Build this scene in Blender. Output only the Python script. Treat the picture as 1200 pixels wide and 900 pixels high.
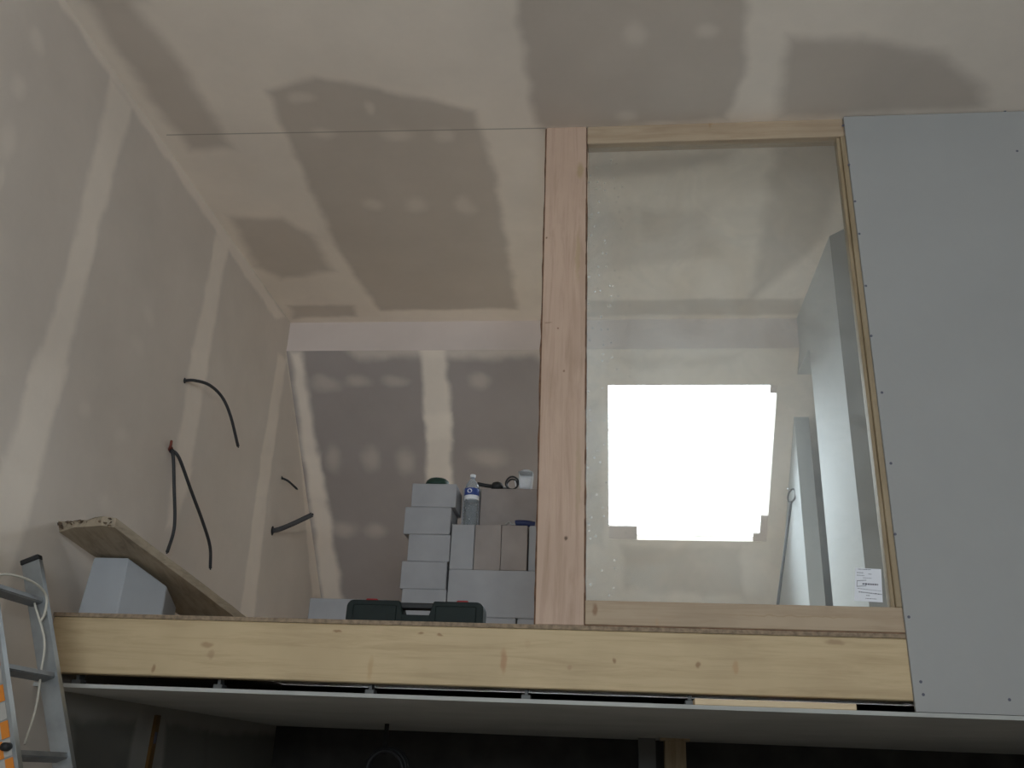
import bpy, bmesh, math, random
from mathutils import Matrix, Vector
random.seed(7)
for o in list(bpy.data.objects): bpy.data.objects.remove(o)
SC = bpy.context.scene
C = SC.collection

# ------------------------------------------------------------------ camera, sky, exposure
S = 1.2          # plan unit -> metres (plasterboard sheets come out 1.2 m wide)
H = 1.65         # camera height above the ground floor
RX = Vector((0.99427786, -0.00194638, -0.10680708))
RY = Vector((0.09908451, 0.39046014, 0.91527217))
RZ = Vector((0.03992244, -0.92061778, 0.38841873))
FPX = 1090.0
cam_d = bpy.data.cameras.new('camera'); cam = bpy.data.objects.new('camera', cam_d); C.objects.link(cam)
cam_d.sensor_width = 36; cam_d.lens = 36 * FPX / 1200; cam_d.clip_start = 0.05; cam_d.clip_end = 100
cam.matrix_world = Matrix(((RX[0], -RX[1], -RX[2], 0), (RY[0], -RY[1], -RY[2], 0), (RZ[0], -RZ[1], -RZ[2], H), (0, 0, 0, 1)))
SC.camera = cam

world = bpy.data.worlds.new('overcast_sky'); SC.world = world; world.use_nodes = True
bg = world.node_tree.nodes['Background']
bg.inputs[0].default_value = (0.86, 0.93, 1.0, 1); bg.inputs[1].default_value = 1.0     # even white overcast sky
SC.view_settings.view_transform = 'Standard'; SC.view_settings.look = 'None'
SC.view_settings.gamma = 1.0; SC.view_settings.use_curve_mapping = False
SC.view_settings.exposure = 3.85
SC.cycles.use_denoising = True
SC.cycles.max_bounces = 14; SC.cycles.diffuse_bounces = 8; SC.cycles.transparent_max_bounces = 16
SC.cycles.sample_clamp_indirect = 6.0

# ------------------------------------------------------------------ coordinates
def W(x, y, z): return Vector((x * S, y * S, z * S + H))
def ray(px, py):
    v = Vector((px - 600, py - 450, FPX)); return Vector((RX.dot(v), RY.dot(v), RZ.dot(v)))
def PF(px, py, Y): r = ray(px, py); return W(*(r * (Y / r[1])))        # hit on a plane facing the camera
def PZ(px, py, z): r = ray(px, py); return W(*(r * (z / r[2])))        # hit on a level plane
def PX(px, py, X): r = ray(px, py); return W(*(r * (X / r[0])))        # hit on a side wall plane
KS = 6.89                                                               # roof slope: y + z = KS (45 degrees)
def PS(px, py): r = ray(px, py); return W(*(r * (KS / (r[1] + r[2]))))
ZC, ZF, ZU = 2.380, 0.446, 0.207     # ceiling, loft floor, underside board
XL, XR, XO = -1.86, 1.01, 2.4        # left wall, loft side partition, outer right wall
YF, YS = 3.0, 4.69                   # loft edge, boxed purlin
ZG = -H / S
YK, YN = 6.2, -2.6                   # knee walls far / behind the camera
YB = -1.7                            # rear slope begins

# ------------------------------------------------------------------ helpers
def tag(o, label, cat=None, group=None, kind=None):
    o['label'] = label
    if cat: o['category'] = cat
    if group: o['group'] = group
    if kind: o['kind'] = kind
    return o
def empty(name, loc, label, cat=None, group=None, kind=None):
    o = bpy.data.objects.new(name, None); C.objects.link(o); o.location = loc; o.empty_display_size = .1
    return tag(o, label, cat, group, kind)
def rootloc(o):
    v = Vector(o.location)
    while o.parent: o = o.parent; v += Vector(o.location)
    return v
def obj(name, bm, mat, parent=None, smooth=False, origin=None):
    off = rootloc(parent) if parent else Vector((0, 0, 0))
    loc = origin if origin is not None else (off if parent else Vector((0, 0, 0)))
    bmesh.ops.translate(bm, verts=bm.verts, vec=-loc)
    bmesh.ops.recalc_face_normals(bm, faces=bm.faces)
    me = bpy.data.meshes.new(name); bm.to_mesh(me); bm.free()
    if smooth:
        for p in me.polygons: p.use_smooth = True
    o = bpy.data.objects.new(name, me); C.objects.link(o); me.materials.append(mat)
    o.location = loc - off
    if parent: o.parent = parent
    return o
def box(bm, a, b, bev=0, seg=1):
    """box between two corners in plan units"""
    a, b = W(*a), W(*b); return mbox(bm, a, b, bev, seg)
def mbox(bm, a, b, bev=0, seg=1):
    v = [bm.verts.new((x, y, z)) for x in (a[0], b[0]) for y in (a[1], b[1]) for z in (a[2], b[2])]
    fs = [bm.faces.new([v[i] for i in q]) for q in ((0, 1, 3, 2), (4, 6, 7, 5), (0, 4, 5, 1), (2, 3, 7, 6), (0, 2, 6, 4), (1, 5, 7, 3))]
    bmesh.ops.recalc_face_normals(bm, faces=fs)
    if bev:
        es = list({e for f in fs for e in f.edges})
        bmesh.ops.bevel(bm, geom=es, offset=bev, segments=seg, affect='EDGES', profile=.5)
    return v
def hexa(bm, bot, top, bev=0):
    n = len(bot); b = [bm.verts.new(p) for p in bot]; t = [bm.verts.new(p) for p in top]
    fs = [bm.faces.new(b[::-1]), bm.faces.new(t)] + [bm.faces.new((b[i], b[(i + 1) % n], t[(i + 1) % n], t[i])) for i in range(n)]
    if bev:
        es = list({e for f in fs for e in f.edges})
        bmesh.ops.bevel(bm, geom=es, offset=bev, segments=1, affect='EDGES')
def obox(bm, c, ax, ay, az, bev=0, seg=1):
    """oriented box: centre and three half-axes (metres)"""
    bot = [c - az + sx * ax + sy * ay for sx, sy in ((-1, -1), (1, -1), (1, 1), (-1, 1))]
    top = [p + 2 * az for p in bot]
    n0 = len(bm.faces)
    hexa(bm, bot, top, bev)
def spline(pts, n=8):
    pts = [Vector(p) for p in pts]; P = [2 * pts[0] - pts[1]] + pts + [2 * pts[-1] - pts[-2]]; out = []
    for i in range(1, len(P) - 2):
        a, b, c, d = P[i - 1:i + 3]
        for k in range(n):
            t = k / n
            out.append(.5 * ((2 * b) + (c - a) * t + (2 * a - 5 * b + 4 * c - d) * t * t + (3 * b - a - 3 * c + d) * t ** 3))
    return out + [pts[-1]]
def tube(bm, pts, r, n=10):
    rings = []; prev = None
    rr = r if isinstance(r, (list, tuple)) else [r] * len(pts)
    for i, p in enumerate(pts):
        d = (pts[min(i + 1, len(pts) - 1)] - pts[max(i - 1, 0)]).normalized()
        u = (prev - d * prev.dot(d)).normalized() if prev is not None else d.orthogonal().normalized()
        prev = u; w = d.cross(u)
        rings.append([bm.verts.new(p + (u * math.cos(a) + w * math.sin(a)) * rr[i]) for a in [2 * math.pi * k / n for k in range(n)]])
    for a, b in zip(rings, rings[1:]):
        for k in range(n): bm.faces.new((a[k], a[(k + 1) % n], b[(k + 1) % n], b[k]))
    bm.faces.new(rings[0][::-1]); bm.faces.new(rings[-1])
def lathe(bm, c, prof, n=24):
    rings = []
    for r, z in prof:
        rings.append([bm.verts.new(c + Vector((r * math.cos(a), r * math.sin(a), z))) for a in [2 * math.pi * k / n for k in range(n)]])
    for a, b in zip(rings, rings[1:]):
        for k in range(n): bm.faces.new((a[k], a[(k + 1) % n], b[(k + 1) % n], b[k]))
    bm.faces.new(rings[0][::-1]); bm.faces.new(rings[-1])
def quad(bm, *pts): return bm.faces.new([bm.verts.new(p) for p in pts])
def NB(): return bmesh.new()

# ------------------------------------------------------------------ materials
def mat_new(name):
    m = bpy.data.materials.new(name); m.use_nodes = True
    nt = m.node_tree; return m, nt, nt.nodes['Principled BSDF']
def nd(nt, t, **kw):
    n = nt.nodes.new(t)
    for k, v in kw.items(): setattr(n, k, v)
    return n
def plain(name, col, rough=.6, metal=0, noise=0.0, scale=20, bump=0.0, trans=0, ior=1.45):
    m, nt, b = mat_new(name)
    b.inputs['Base Color'].default_value = (*col, 1); b.inputs['Roughness'].default_value = rough
    b.inputs['Metallic'].default_value = metal; b.inputs['Transmission Weight'].default_value = trans; b.inputs['IOR'].default_value = ior
    if noise or bump:
        g = nd(nt, 'ShaderNodeNewGeometry'); n = nd(nt, 'ShaderNodeTexNoise'); n.inputs['Scale'].default_value = scale; n.inputs['Detail'].default_value = 5
        nt.links.new(g.outputs['Position'], n.inputs['Vector'])
        if noise:
            r = nd(nt, 'ShaderNodeMapRange'); r.inputs[1].default_value = .3; r.inputs[2].default_value = .7
            r.inputs[3].default_value = 1 - noise; r.inputs[4].default_value = 1 + noise
            nt.links.new(n.outputs['Fac'], r.inputs[0])
            mx = nd(nt, 'ShaderNodeVectorMath', operation='SCALE'); mx.inputs[0].default_value = col
            nt.links.new(r.outputs[0], mx.inputs['Scale']); nt.links.new(mx.outputs[0], b.inputs['Base Color'])
        if bump:
            bp = nd(nt, 'ShaderNodeBump'); bp.inputs['Strength'].default_value = bump; bp.inputs['Distance'].default_value = .01
            nt.links.new(n.outputs['Fac'], bp.inputs['Height']); nt.links.new(bp.outputs[0], b.inputs['Normal'])
    return m
LIGHT = (0.865, 0.775, 0.685)      # dried jointing compound
BARE = (0.59, 0.52, 0.455)      # bare plasterboard paper
def patched(name, axes, base, layers, wob=.035, mott=.05):
    """bare board and compound: layers are ('poly', [2D points], softness, colour, strength) or ('ell', centre, radii, soft, colour, strength), in metres on the surface"""
    m, nt, b = mat_new(name); L = nt.links.new
    b.inputs['Roughness'].default_value = .85; b.inputs['Specular IOR Level'].default_value = .25
    g = nd(nt, 'ShaderNodeNewGeometry')
    n1 = nd(nt, 'ShaderNodeTexNoise'); n1.inputs['Scale'].default_value = 6; n1.inputs['Detail'].default_value = 4; n1.inputs['Roughness'].default_value = .4
    L(g.outputs['Position'], n1.inputs['Vector'])
    off = nd(nt, 'ShaderNodeVectorMath', operation='MULTIPLY_ADD')
    off.inputs[1].default_value = (wob * 2,) * 3; off.inputs[2].default_value = (-wob,) * 3
    L(n1.outputs['Color'], off.inputs[0])
    ad = nd(nt, 'ShaderNodeVectorMath', operation='ADD'); L(g.outputs['Position'], ad.inputs[0]); L(off.outputs[0], ad.inputs[1])
    def flat(src):
        sp = nd(nt, 'ShaderNodeSeparateXYZ'); L(src, sp.inputs[0])
        cb = nd(nt, 'ShaderNodeCombineXYZ'); cb.inputs[2].default_value = 1
        L(sp.outputs['XYZ'.index(axes[0])], cb.inputs[0]); L(sp.outputs['XYZ'.index(axes[1])], cb.inputs[1]); return cb.outputs[0]
    uvw, uv0 = flat(ad.outputs[0]), flat(g.outputs['Position'])
    n2 = nd(nt, 'ShaderNodeTexNoise'); n2.inputs['Scale'].default_value = 2.3; n2.inputs['Detail'].default_value = 7; n2.inputs['Roughness'].default_value = .62
    L(g.outputs['Position'], n2.inputs['Vector'])
    mr = nd(nt, 'ShaderNodeMapRange'); mr.inputs[1].default_value = .3; mr.inputs[2].default_value = .7; mr.inputs[3].default_value = 1 - mott; mr.inputs[4].default_value = 1 + mott
    L(n2.outputs['Fac'], mr.inputs[0])
    rgb = nd(nt, 'ShaderNodeRGB'); rgb.outputs[0].default_value = (*base, 1); cur = rgb.outputs[0]
    for ly in layers:
        if ly[0] in ('poly', 'line'):
            pts = [Vector(p) for p in ly[1]]; ar = sum(pts[i].x * pts[(i + 1) % len(pts)].y - pts[(i + 1) % len(pts)].x * pts[i].y for i in range(len(pts)))
            if ar < 0: pts.reverse()
            acc = None
            for i in range(len(pts)):
                a, c = pts[i], pts[(i + 1) % len(pts)]; e = (c - a)
                if e.length < 1e-6: continue
                e.normalize(); n = Vector((e.y, -e.x))
                dp = nd(nt, 'ShaderNodeVectorMath', operation='DOT_PRODUCT'); dp.inputs[1].default_value = (n.x, n.y, -n.dot(a))
                L(uv0 if ly[0] == 'line' else uvw, dp.inputs[0])
                if acc is None: acc = dp.outputs['Value']
                else:
                    mm = nd(nt, 'ShaderNodeMath', operation='MAXIMUM'); L(acc, mm.inputs[0]); L(dp.outputs['Value'], mm.inputs[1]); acc = mm.outputs[0]
            soft, col, st = ly[2:5]; soft *= 1 if ly[0] == 'line' else 1.6; lo, hi = -soft, soft
        else:
            _, c, r, soft, col, st = ly
            sb = nd(nt, 'ShaderNodeVectorMath', operation='SUBTRACT'); sb.inputs[1].default_value = (c[0], c[1], 0); L(uvw, sb.inputs[0])
            ml = nd(nt, 'ShaderNodeVectorMath', operation='MULTIPLY'); ml.inputs[1].default_value = (1 / r[0], 1 / r[1], 0); L(sb.outputs[0], ml.inputs[0])
            ln = nd(nt, 'ShaderNodeVectorMath', operation='LENGTH'); L(ml.outputs[0], ln.inputs[0]); acc = ln.outputs['Value']; lo, hi = 1 - soft, 1 + soft
        f = nd(nt, 'ShaderNodeMapRange', interpolation_type='SMOOTHSTEP'); f.inputs[1].default_value = lo; f.inputs[2].default_value = hi; f.inputs[3].default_value = st; f.inputs[4].default_value = 0
        L(acc, f.inputs[0])
        mx = nd(nt, 'ShaderNodeMix', data_type='RGBA'); L(f.outputs[0], mx.inputs[0]); L(cur, mx.inputs[6]); mx.inputs[7].default_value = (*col, 1); cur = mx.outputs[2]
    sc = nd(nt, 'ShaderNodeVectorMath', operation='SCALE'); L(cur, sc.inputs[0]); L(mr.outputs[0], sc.inputs['Scale'])
    L(sc.outputs[0], b.inputs['Base Color'])
    n3 = nd(nt, 'ShaderNodeTexNoise'); n3.inputs['Scale'].default_value = 60; n3.inputs['Detail'].default_value = 3; L(g.outputs['Position'], n3.inputs['Vector'])
    bp = nd(nt, 'ShaderNodeBump'); bp.inputs['Strength'].default_value = .08; bp.inputs['Distance'].default_value = .004; L(n3.outputs['Fac'], bp.inputs['Height']); L(bp.outputs[0], b.inputs['Normal'])
    return m
def pine(name, axis, light=(.74, .58, .38), dark=(.52, .36, .20), blobs=(), seed=0.0, side=None):
    """sawn softwood: grain along one axis, knots where the photograph shows them (blobs: centre, radii, colour, strength in world metres)"""
    m, nt, b = mat_new(name); L = nt.links.new
    b.inputs['Roughness'].default_value = .62; b.inputs['Specular IOR Level'].default_value = .3
    g = nd(nt, 'ShaderNodeNewGeometry'); mp = nd(nt, 'ShaderNodeMapping'); sc = [14, 14, 14]; sc['XYZ'.index(axis)] = .9
    mp.inputs['Scale'].default_value = sc; mp.inputs['Location'].default_value = (seed, seed * .7, seed * .3); L(g.outputs['Position'], mp.inputs[0])
    n = nd(nt, 'ShaderNodeTexNoise'); n.inputs['Scale'].default_value = 2.2; n.inputs['Detail'].default_value = 8; n.inputs['Roughness'].default_value = .65; n.inputs['Distortion'].default_value = .6
    L(mp.outputs[0], n.inputs['Vector'])
    cr = nd(nt, 'ShaderNodeValToRGB'); cr.color_ramp.elements[0].position = .28; cr.color_ramp.elements[0].color = (*dark, 1); cr.color_ramp.elements[1].position = .55; cr.color_ramp.elements[1].color = (*light, 1)
    L(n.outputs['Fac'], cr.inputs[0]); cur = cr.outputs[0]
    n2 = nd(nt, 'ShaderNodeTexNoise'); n2.inputs['Scale'].default_value = 3; n2.inputs['Detail'].default_value = 4; L(g.outputs['Position'], n2.inputs['Vector'])
    r2 = nd(nt, 'ShaderNodeMapRange'); r2.inputs[1].default_value = .45; r2.inputs[2].default_value = .75; r2.inputs[3].default_value = 0; r2.inputs[4].default_value = .35; L(n2.outputs['Fac'], r2.inputs[0])
    mx = nd(nt, 'ShaderNodeMix', data_type='RGBA'); L(r2.outputs[0], mx.inputs[0]); L(cur, mx.inputs[6]); mx.inputs[7].default_value = (*[d * .8 for d in dark], 1); cur = mx.outputs[2]
    nw = nd(nt, 'ShaderNodeTexNoise'); nw.inputs['Scale'].default_value = 25; L(g.outputs['Position'], nw.inputs['Vector'])
    of = nd(nt, 'ShaderNodeVectorMath', operation='MULTIPLY_ADD'); of.inputs[1].default_value = (.02,) * 3; of.inputs[2].default_value = (-.01,) * 3; L(nw.outputs['Color'], of.inputs[0])
    ad = nd(nt, 'ShaderNodeVectorMath', operation='ADD'); L(g.outputs['Position'], ad.inputs[0]); L(of.outputs[0], ad.inputs[1])
    for c, r, col, st in blobs:
        sb = nd(nt, 'ShaderNodeVectorMath', operation='SUBTRACT'); sb.inputs[1].default_value = c; L(ad.outputs[0], sb.inputs[0])
        ml = nd(nt, 'ShaderNodeVectorMath', operation='MULTIPLY'); ml.inputs[1].default_value = (1 / r[0], 0, 1 / r[1]); L(sb.outputs[0], ml.inputs[0])
        ln = nd(nt, 'ShaderNodeVectorMath', operation='LENGTH'); L(ml.outputs[0], ln.inputs[0])
        f = nd(nt, 'ShaderNodeMapRange', interpolation_type='SMOOTHSTEP'); f.inputs[1].default_value = .4; f.inputs[2].default_value = 1.2; f.inputs[3].default_value = st; f.inputs[4].default_value = 0; L(ln.outputs['Value'], f.inputs[0])
        mx = nd(nt, 'ShaderNodeMix', data_type='RGBA'); L(f.outputs[0], mx.inputs[0]); L(cur, mx.inputs[6]); mx.inputs[7].default_value = (*col, 1); cur = mx.outputs[2]
    L(cur, b.inputs['Base Color'])
    bp = nd(nt, 'ShaderNodeBump'); bp.inputs['Strength'].default_value = .15; bp.inputs['Distance'].default_value = .003; L(n.outputs['Fac'], bp.inputs['Height']); L(bp.outputs[0], b.inputs['Normal'])
    return m
def pane_mat(name, dust_lo, dust_hi, tint=(.97, .985, .98), dirty=True):
    m, nt, b = mat_new(name); L = nt.links.new; nt.nodes.remove(b); out = nt.nodes['Material Output']
    tr = nd(nt, 'ShaderNodeBsdfTransparent'); tr.inputs[0].default_value = (*tint, 1)
    gl = nd(nt, 'ShaderNodeBsdfGlossy'); gl.inputs['Roughness'].default_value = .03
    fr = nd(nt, 'ShaderNodeFresnel'); fr.inputs[0].default_value = 1.35
    m1 = nd(nt, 'ShaderNodeMixShader'); L(fr.outputs[0], m1.inputs[0]); L(tr.outputs[0], m1.inputs[1]); L(gl.outputs[0], m1.inputs[2])
    if dirty:
        df = nd(nt, 'ShaderNodeBsdfDiffuse'); df.inputs[0].default_value = (.75, .78, .78, 1)
        tl = nd(nt, 'ShaderNodeBsdfTranslucent'); tl.inputs[0].default_value = (.8, .82, .82, 1)
        md = nd(nt, 'ShaderNodeMixShader'); md.inputs[0].default_value = .72; L(df.outputs[0], md.inputs[1]); L(tl.outputs[0], md.inputs[2])
        g = nd(nt, 'ShaderNodeNewGeometry')
        n = nd(nt, 'ShaderNodeTexNoise'); n.inputs['Scale'].default_value = 3.5; n.inputs['Detail'].default_value = 9; n.inputs['Roughness'].default_value = .7; n.inputs['Distortion'].default_value = .8
        L(g.outputs['Position'], n.inputs['Vector'])
        r = nd(nt, 'ShaderNodeMapRange'); r.inputs[1].default_value = .35; r.inputs[2].default_value = .72; r.inputs[3].default_value = dust_lo; r.inputs[4].default_value = dust_hi; L(n.outputs['Fac'], r.inputs[0])
        v = nd(nt, 'ShaderNodeTexVoronoi'); v.inputs['Scale'].default_value = 28; L(g.outputs['Position'], v.inputs['Vector'])
        rv = nd(nt, 'ShaderNodeMapRange'); rv.inputs[1].default_value = .10; rv.inputs[2].default_value = .16; rv.inputs[3].default_value = .10; rv.inputs[4].default_value = 0; L(v.outputs['Distance'], rv.inputs[0])
        # dust clings thicker along the post
        sp = nd(nt, 'ShaderNodeSeparateXYZ'); L(g.outputs['Position'], sp.inputs[0])
        rx = nd(nt, 'ShaderNodeMapRange'); rx.inputs[1].default_value = -.10; rx.inputs[2].default_value = .05; rx.inputs[3].default_value = .16; rx.inputs[4].default_value = 0; L(sp.outputs[0], rx.inputs[0])
        mm = nd(nt, 'ShaderNodeMath', operation='MULTIPLY'); L(rx.outputs[0], mm.inputs[0]); L(n.outputs['Fac'], mm.inputs[1])
        rx2 = nd(nt, 'ShaderNodeMapRange'); rx2.inputs[1].default_value = -.08; rx2.inputs[2].default_value = .12; rx2.inputs[3].default_value = 3.0; rx2.inputs[4].default_value = .35; L(sp.outputs[0], rx2.inputs[0])
        ms = nd(nt, 'ShaderNodeMath', operation='MULTIPLY'); L(rv.outputs[0], ms.inputs[0]); L(rx2.outputs[0], ms.inputs[1])
        a1 = nd(nt, 'ShaderNodeMath', operation='ADD'); L(r.outputs[0], a1.inputs[0]); L(ms.outputs[0], a1.inputs[1])
        a2 = nd(nt, 'ShaderNodeMath', operation='ADD'); L(a1.outputs[0], a2.inputs[0]); L(mm.outputs[0], a2.inputs[1])
        m2 = nd(nt, 'ShaderNodeMixShader'); L(a2.outputs[0], m2.inputs[0]); L(m1.outputs[0], m2.inputs[1]); L(md.outputs[0], m2.inputs[2]); L(m2.outputs[0], out.inputs[0])
    else: L(m1.outputs[0], out.inputs[0])
    return m

# patches read off the photograph and laid on their surfaces
def cz(*px): return [(PZ(x, y, ZC).x, PZ(x, y, ZC).y) for x, y in px]
def lw(*px): return [(PX(x, y, XL).y, PX(x, y, XL).z) for x, y in px]
def rs(*px): return [(PS(x, y).x, PS(x, y).z) for x, y in px]
def spot(fn, x, y, rx, ry, col=LIGHT, st=.42, soft=.7):
    c = fn((x, y))[0]; a = fn((x + rx, y))[0]; d = fn((x, y + ry))[0]
    ru = max(abs(a[0] - c[0]), abs(d[0] - c[0])); rv = max(abs(a[1] - c[1]), abs(d[1] - c[1]))
    return ('ell', c, (max(ru, .01), max(rv, .01)), soft, col, st)
ceil_layers = [('poly', cz(*p), s, BARE, st) for p, s, st in [
    (((100, -5), (160, -5), (205, 67), (290, 173), (223, 175), (193, 140), (140, 63)), .03, .85),
    (((100, -60), (170, -60), (170, 0), (100, 0)), .03, .85),
    (((313, 107), (367, 90), (460, 107), (570, 133), (579, 190), (600, 265), (626, 345), (620, 362), (445, 364), (400, 300)), .02, .95),
    (((270, 255), (330, 255), (365, 275), (390, 318), (330, 327), (300, 312)), .03, .85),
    (((338, 358), (413, 357), (417, 371), (345, 373)), .02, .85),
    (((596, -40), (872, -40), (877, 80), (852, 140), (638, 152), (626, 140), (612, 50)), .02, .95),
    (((925, 44), (1010, 46), (1100, 62), (1150, 100), (1155, 130), (980, 136), (912, 140), (915, 100)), .03, .95),
    (((688, 192), (860, 177), (845, 195), (780, 201), (690, 213)), .03, .7),
    (((908, 172), (1000, 160), (1000, 250), (965, 280), (945, 352), (880, 352)), .03, .85),
    (((688, 352), (940, 350), (940, 368), (688, 371)), .02, .8),
    (((688, 245), (825, 245), (842, 280), (842, 300), (690, 318)), .05, .45)]]
ceil_layers += [spot(cz, *s) for s in [(488, 240, 12, 8), (545, 240, 10, 9), (437, 240, 10, 6), (465, 158, 16, 6), (520, 158, 11, 7), (380, 158, 14, 6), (352, 115, 14, 6), (745, 40, 12, 14), (828, 35, 12, 8), (735, 136, 12, 6), (432, 125, 6, 7)]]
ceil_layers += [('line', cz((195, 157.6), (640, 149.6), (640, 150.8), (195, 158.8)), .0012, (.22, .19, .16), .55)]
def band(fn, left, right, soft, col, st):
    out = []; n = len(left) - 1
    def ex(a, b, t): return (a[0] + (b[0] - a[0]) * t, a[1] + (b[1] - a[1]) * t)
    for i in range(n):          # pieces overlap a little so the band runs on without a break
        t0, t1 = (-.15 if i else 0), (1.15 if i < n - 1 else 1)
        out.append(('poly', fn(ex(left[i], left[i + 1], t0), ex(right[i], right[i + 1], t0), ex(right[i], right[i + 1], t1), ex(left[i], left[i + 1], t1)), soft, col, st))
    return out
wall_layers = []
for l_, r_, so, st in [
    (((64, -6), (322, 372)), ((84, -6), (334, 372)), .012, .8),
    (((131, 92), (83, 300), (40, 430), (-2, 560), (-40, 720)), ((154, 126), (108, 300), (73, 450), (36, 592), (0, 720)), .018, .9),
    (((255, 262), (249, 300), (222, 430), (203, 560), (195, 620)), ((270, 285), (265, 300), (243, 430), (222, 560), (205, 620)), .018, .8),
    (((326, 415), (303, 560), (280, 730)), ((336, 420), (316, 560), (297, 730)), .015, .8),
    (((335, 412), (350, 520), (366, 700)), ((343, 412), (357, 520), (380, 700)), .015, .75)]: wall_layers += band(lw, l_, r_, so, LIGHT, st)
wall_layers += [spot(lw, *s) for s in [(43, 47, 9, 14), (22, 100, 10, 13), (8, 165, 10, 22), (0, 208, 5, 16)]]
wall_layers += [spot(lw, x, y, 7, 9, LIGHT, .25, .9) for x, y in [(162, 405), (143, 510), (123, 590), (175, 370), (100, 480)]]
slope_layers = band(rs, ((339, 410), (360, 560), (380, 725)), ((352, 412), (378, 560), (406, 725)), .02, LIGHT, .85)
slope_layers += band(rs, ((494, 405), (499, 500), (502, 600)), ((522, 405), (528, 500), (532, 600)), .018, LIGHT, .85)
slope_layers += [('poly', rs(*p), s, LIGHT, st) for p, s, st in [
    (((400, 405), (640, 405), (640, 419), (420, 420)), .02, .5),
    (((640, 400), (960, 400), (960, 740), (640, 740)), .04, .85)]]
slope_layers += [('poly', rs(*p), s, BARE, st) for p, s, st in [
    (((728, 640), (866, 640), (872, 700), (732, 690)), .02, .8),
    (((725, 418), (865, 416), (850, 428), (745, 433)), .02, .6),
    (((670, 470), (704, 470), (706, 640), (670, 640)), .02, .7)]]
slope_layers += [spot(rs, *s, LIGHT, .30, .8) for s in [(381, 450, 15, 7), (420, 447, 12, 6), (463, 447, 13, 6), (563, 446, 11, 7), (391, 537, 8, 14), (434, 538, 9, 13), (476, 540, 9, 13), (572, 536, 18, 10), (402, 620, 14, 8), (440, 622, 10, 7)]]
OLD_SHADED = (.13, .125, .11)               # dark patches of rough old wall, with the shade under the loft mixed in
wall_layers += [('poly', lw((72, 806), (420, 815), (420, 960), (90, 960)), .01, (.26, .25, .225), .95)]  # whole wall area below the loft toned darker to paint its shade
wall_layers += [('poly', lw(*p), .02, OLD_SHADED, .9) for p in (((84, 843), (158, 847), (146, 925), (84, 925)), ((196, 848), (245, 854), (240, 925), (188, 925)), ((240, 858), (420, 862), (420, 925), (236, 925)))]
M = {}
M['ceiling'] = patched('ceiling_plaster', 'XY', LIGHT, ceil_layers)
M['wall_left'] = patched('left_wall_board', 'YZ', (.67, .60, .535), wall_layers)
M['slope'] = patched('slope_board', 'XZ', (.37, .33, .315), slope_layers)
M['compound'] = patched('compound', 'XZ', (.67, .585, .545), [], mott=.05)
M['board'] = patched('bare_board', 'XZ', (.35, .347, .338), [], mott=.03)
M['bareboard'] = patched('paper_board', 'YZ', (.30, .29, .275), [], mott=.08)
M['white_wall'] = patched('white_skim', 'YZ', (.52, .535, .54), [], mott=.02)
M['under'] = patched('under_board', 'XY', (.42, .42, .40), [], mott=.12)
M['concrete'] = plain('ground_slab', (.46, .42, .37), .9, noise=.15, scale=4)
M['dark'] = plain('shade_dark_wall', (.045, .042, .04), .9, noise=.3, scale=6)  # near-black tone stands in for the deep shade under the loft
def bl(px, py, rx, rz, col=(.26, .14, .07), st=.7, Y=YF): p = PF(px, py, Y); return ((p.x, p.y, p.z), (rx, rz), col, st)
M['beam'] = pine('beam_pine', 'X', (.56, .43, .26), (.44, .325, .19), [bl(590, 775, .014, .05, (.40, .20, .10), .6), bl(434, 783, .012, .05, (.45, .29, .15), .5), bl(243, 755, .03, .013, (.33, .2, .11), .6), bl(247, 767, .015, .02, (.35, .22, .13), .5),
    bl(395, 740, .018, .006), bl(493, 743, .012, .006), bl(515, 744, .014, .005), bl(180, 783, .008, .02), bl(862, 782, .012, .03, (.45, .26, .13), .5), bl(818, 779, .012, .012), bl(978, 753, .04, .012, (.3, .19, .11), .6), bl(668, 782, .01, .012, (.4, .25, .15), .5), bl(720, 775, .008, .012), bl(618, 755, .015, .02, (.48, .33, .2), .4), bl(970, 800, .02, .012, (.5, .37, .23), .5), bl(445, 735, .02, .03, (.58, .42, .26), .4)], 1.3)
M['post'] = pine('post_pine', 'Z', (.54, .385, .295), (.41, .28, .20), [bl(664, 631, .009, .010, (.10, .06, .04), .9), bl(641, 279, .006, .006, (.15, .08, .05), .8), bl(654, 385, .005, .005, (.2, .1, .06), .8), bl(661, 434, .005, .005, (.2, .1, .06), .8), bl(642, 378, .02, .003, (.2, .12, .08), .7), bl(680, 200, .02, .05, (.38, .28, .15), .7), bl(677, 300, .012, .15, (.42, .31, .18), .6), bl(678, 560, .012, .2, (.42, .32, .2), .5)], 4.1)
M['rail'] = pine('rail_pine', 'X', (.45, .345, .24), (.35, .25, .165), [bl(697, 714, .012, .025, (.25, .14, .08), .8), bl(832, 146, .008, .02, (.33, .2, .1), .6), bl(960, 164, .018, .007, (.12, .08, .05), .9), bl(770, 730, .01, .02, (.45, .3, .18), .5), bl(930, 722, .3, .003, (.35, .25, .15), .6)], 8.2)
M['stud'] = pine('stud_pine', 'Z', (.36, .28, .18), (.23, .165, .09), [], 2.7)
M['lath'] = pine('lath_pine', 'X', (.70, .56, .37), (.56, .41, .24), [], 6.1)
M['bark'] = plain('bark_edge', (.16, .085, .05), .9, noise=.4, scale=30, bump=.5)
M['osb'] = plain('chipboard', (.60, .50, .38), .8, noise=.3, scale=60, bump=.3)
M['osb_edge'] = plain('chipboard_edge', (.27, .20, .135), .9, noise=.35, scale=50, bump=.3)
M['plank'] = pine('weathered_plank', 'Y', (.36, .295, .215), (.22, .175, .125), [], 5.5)
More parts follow.
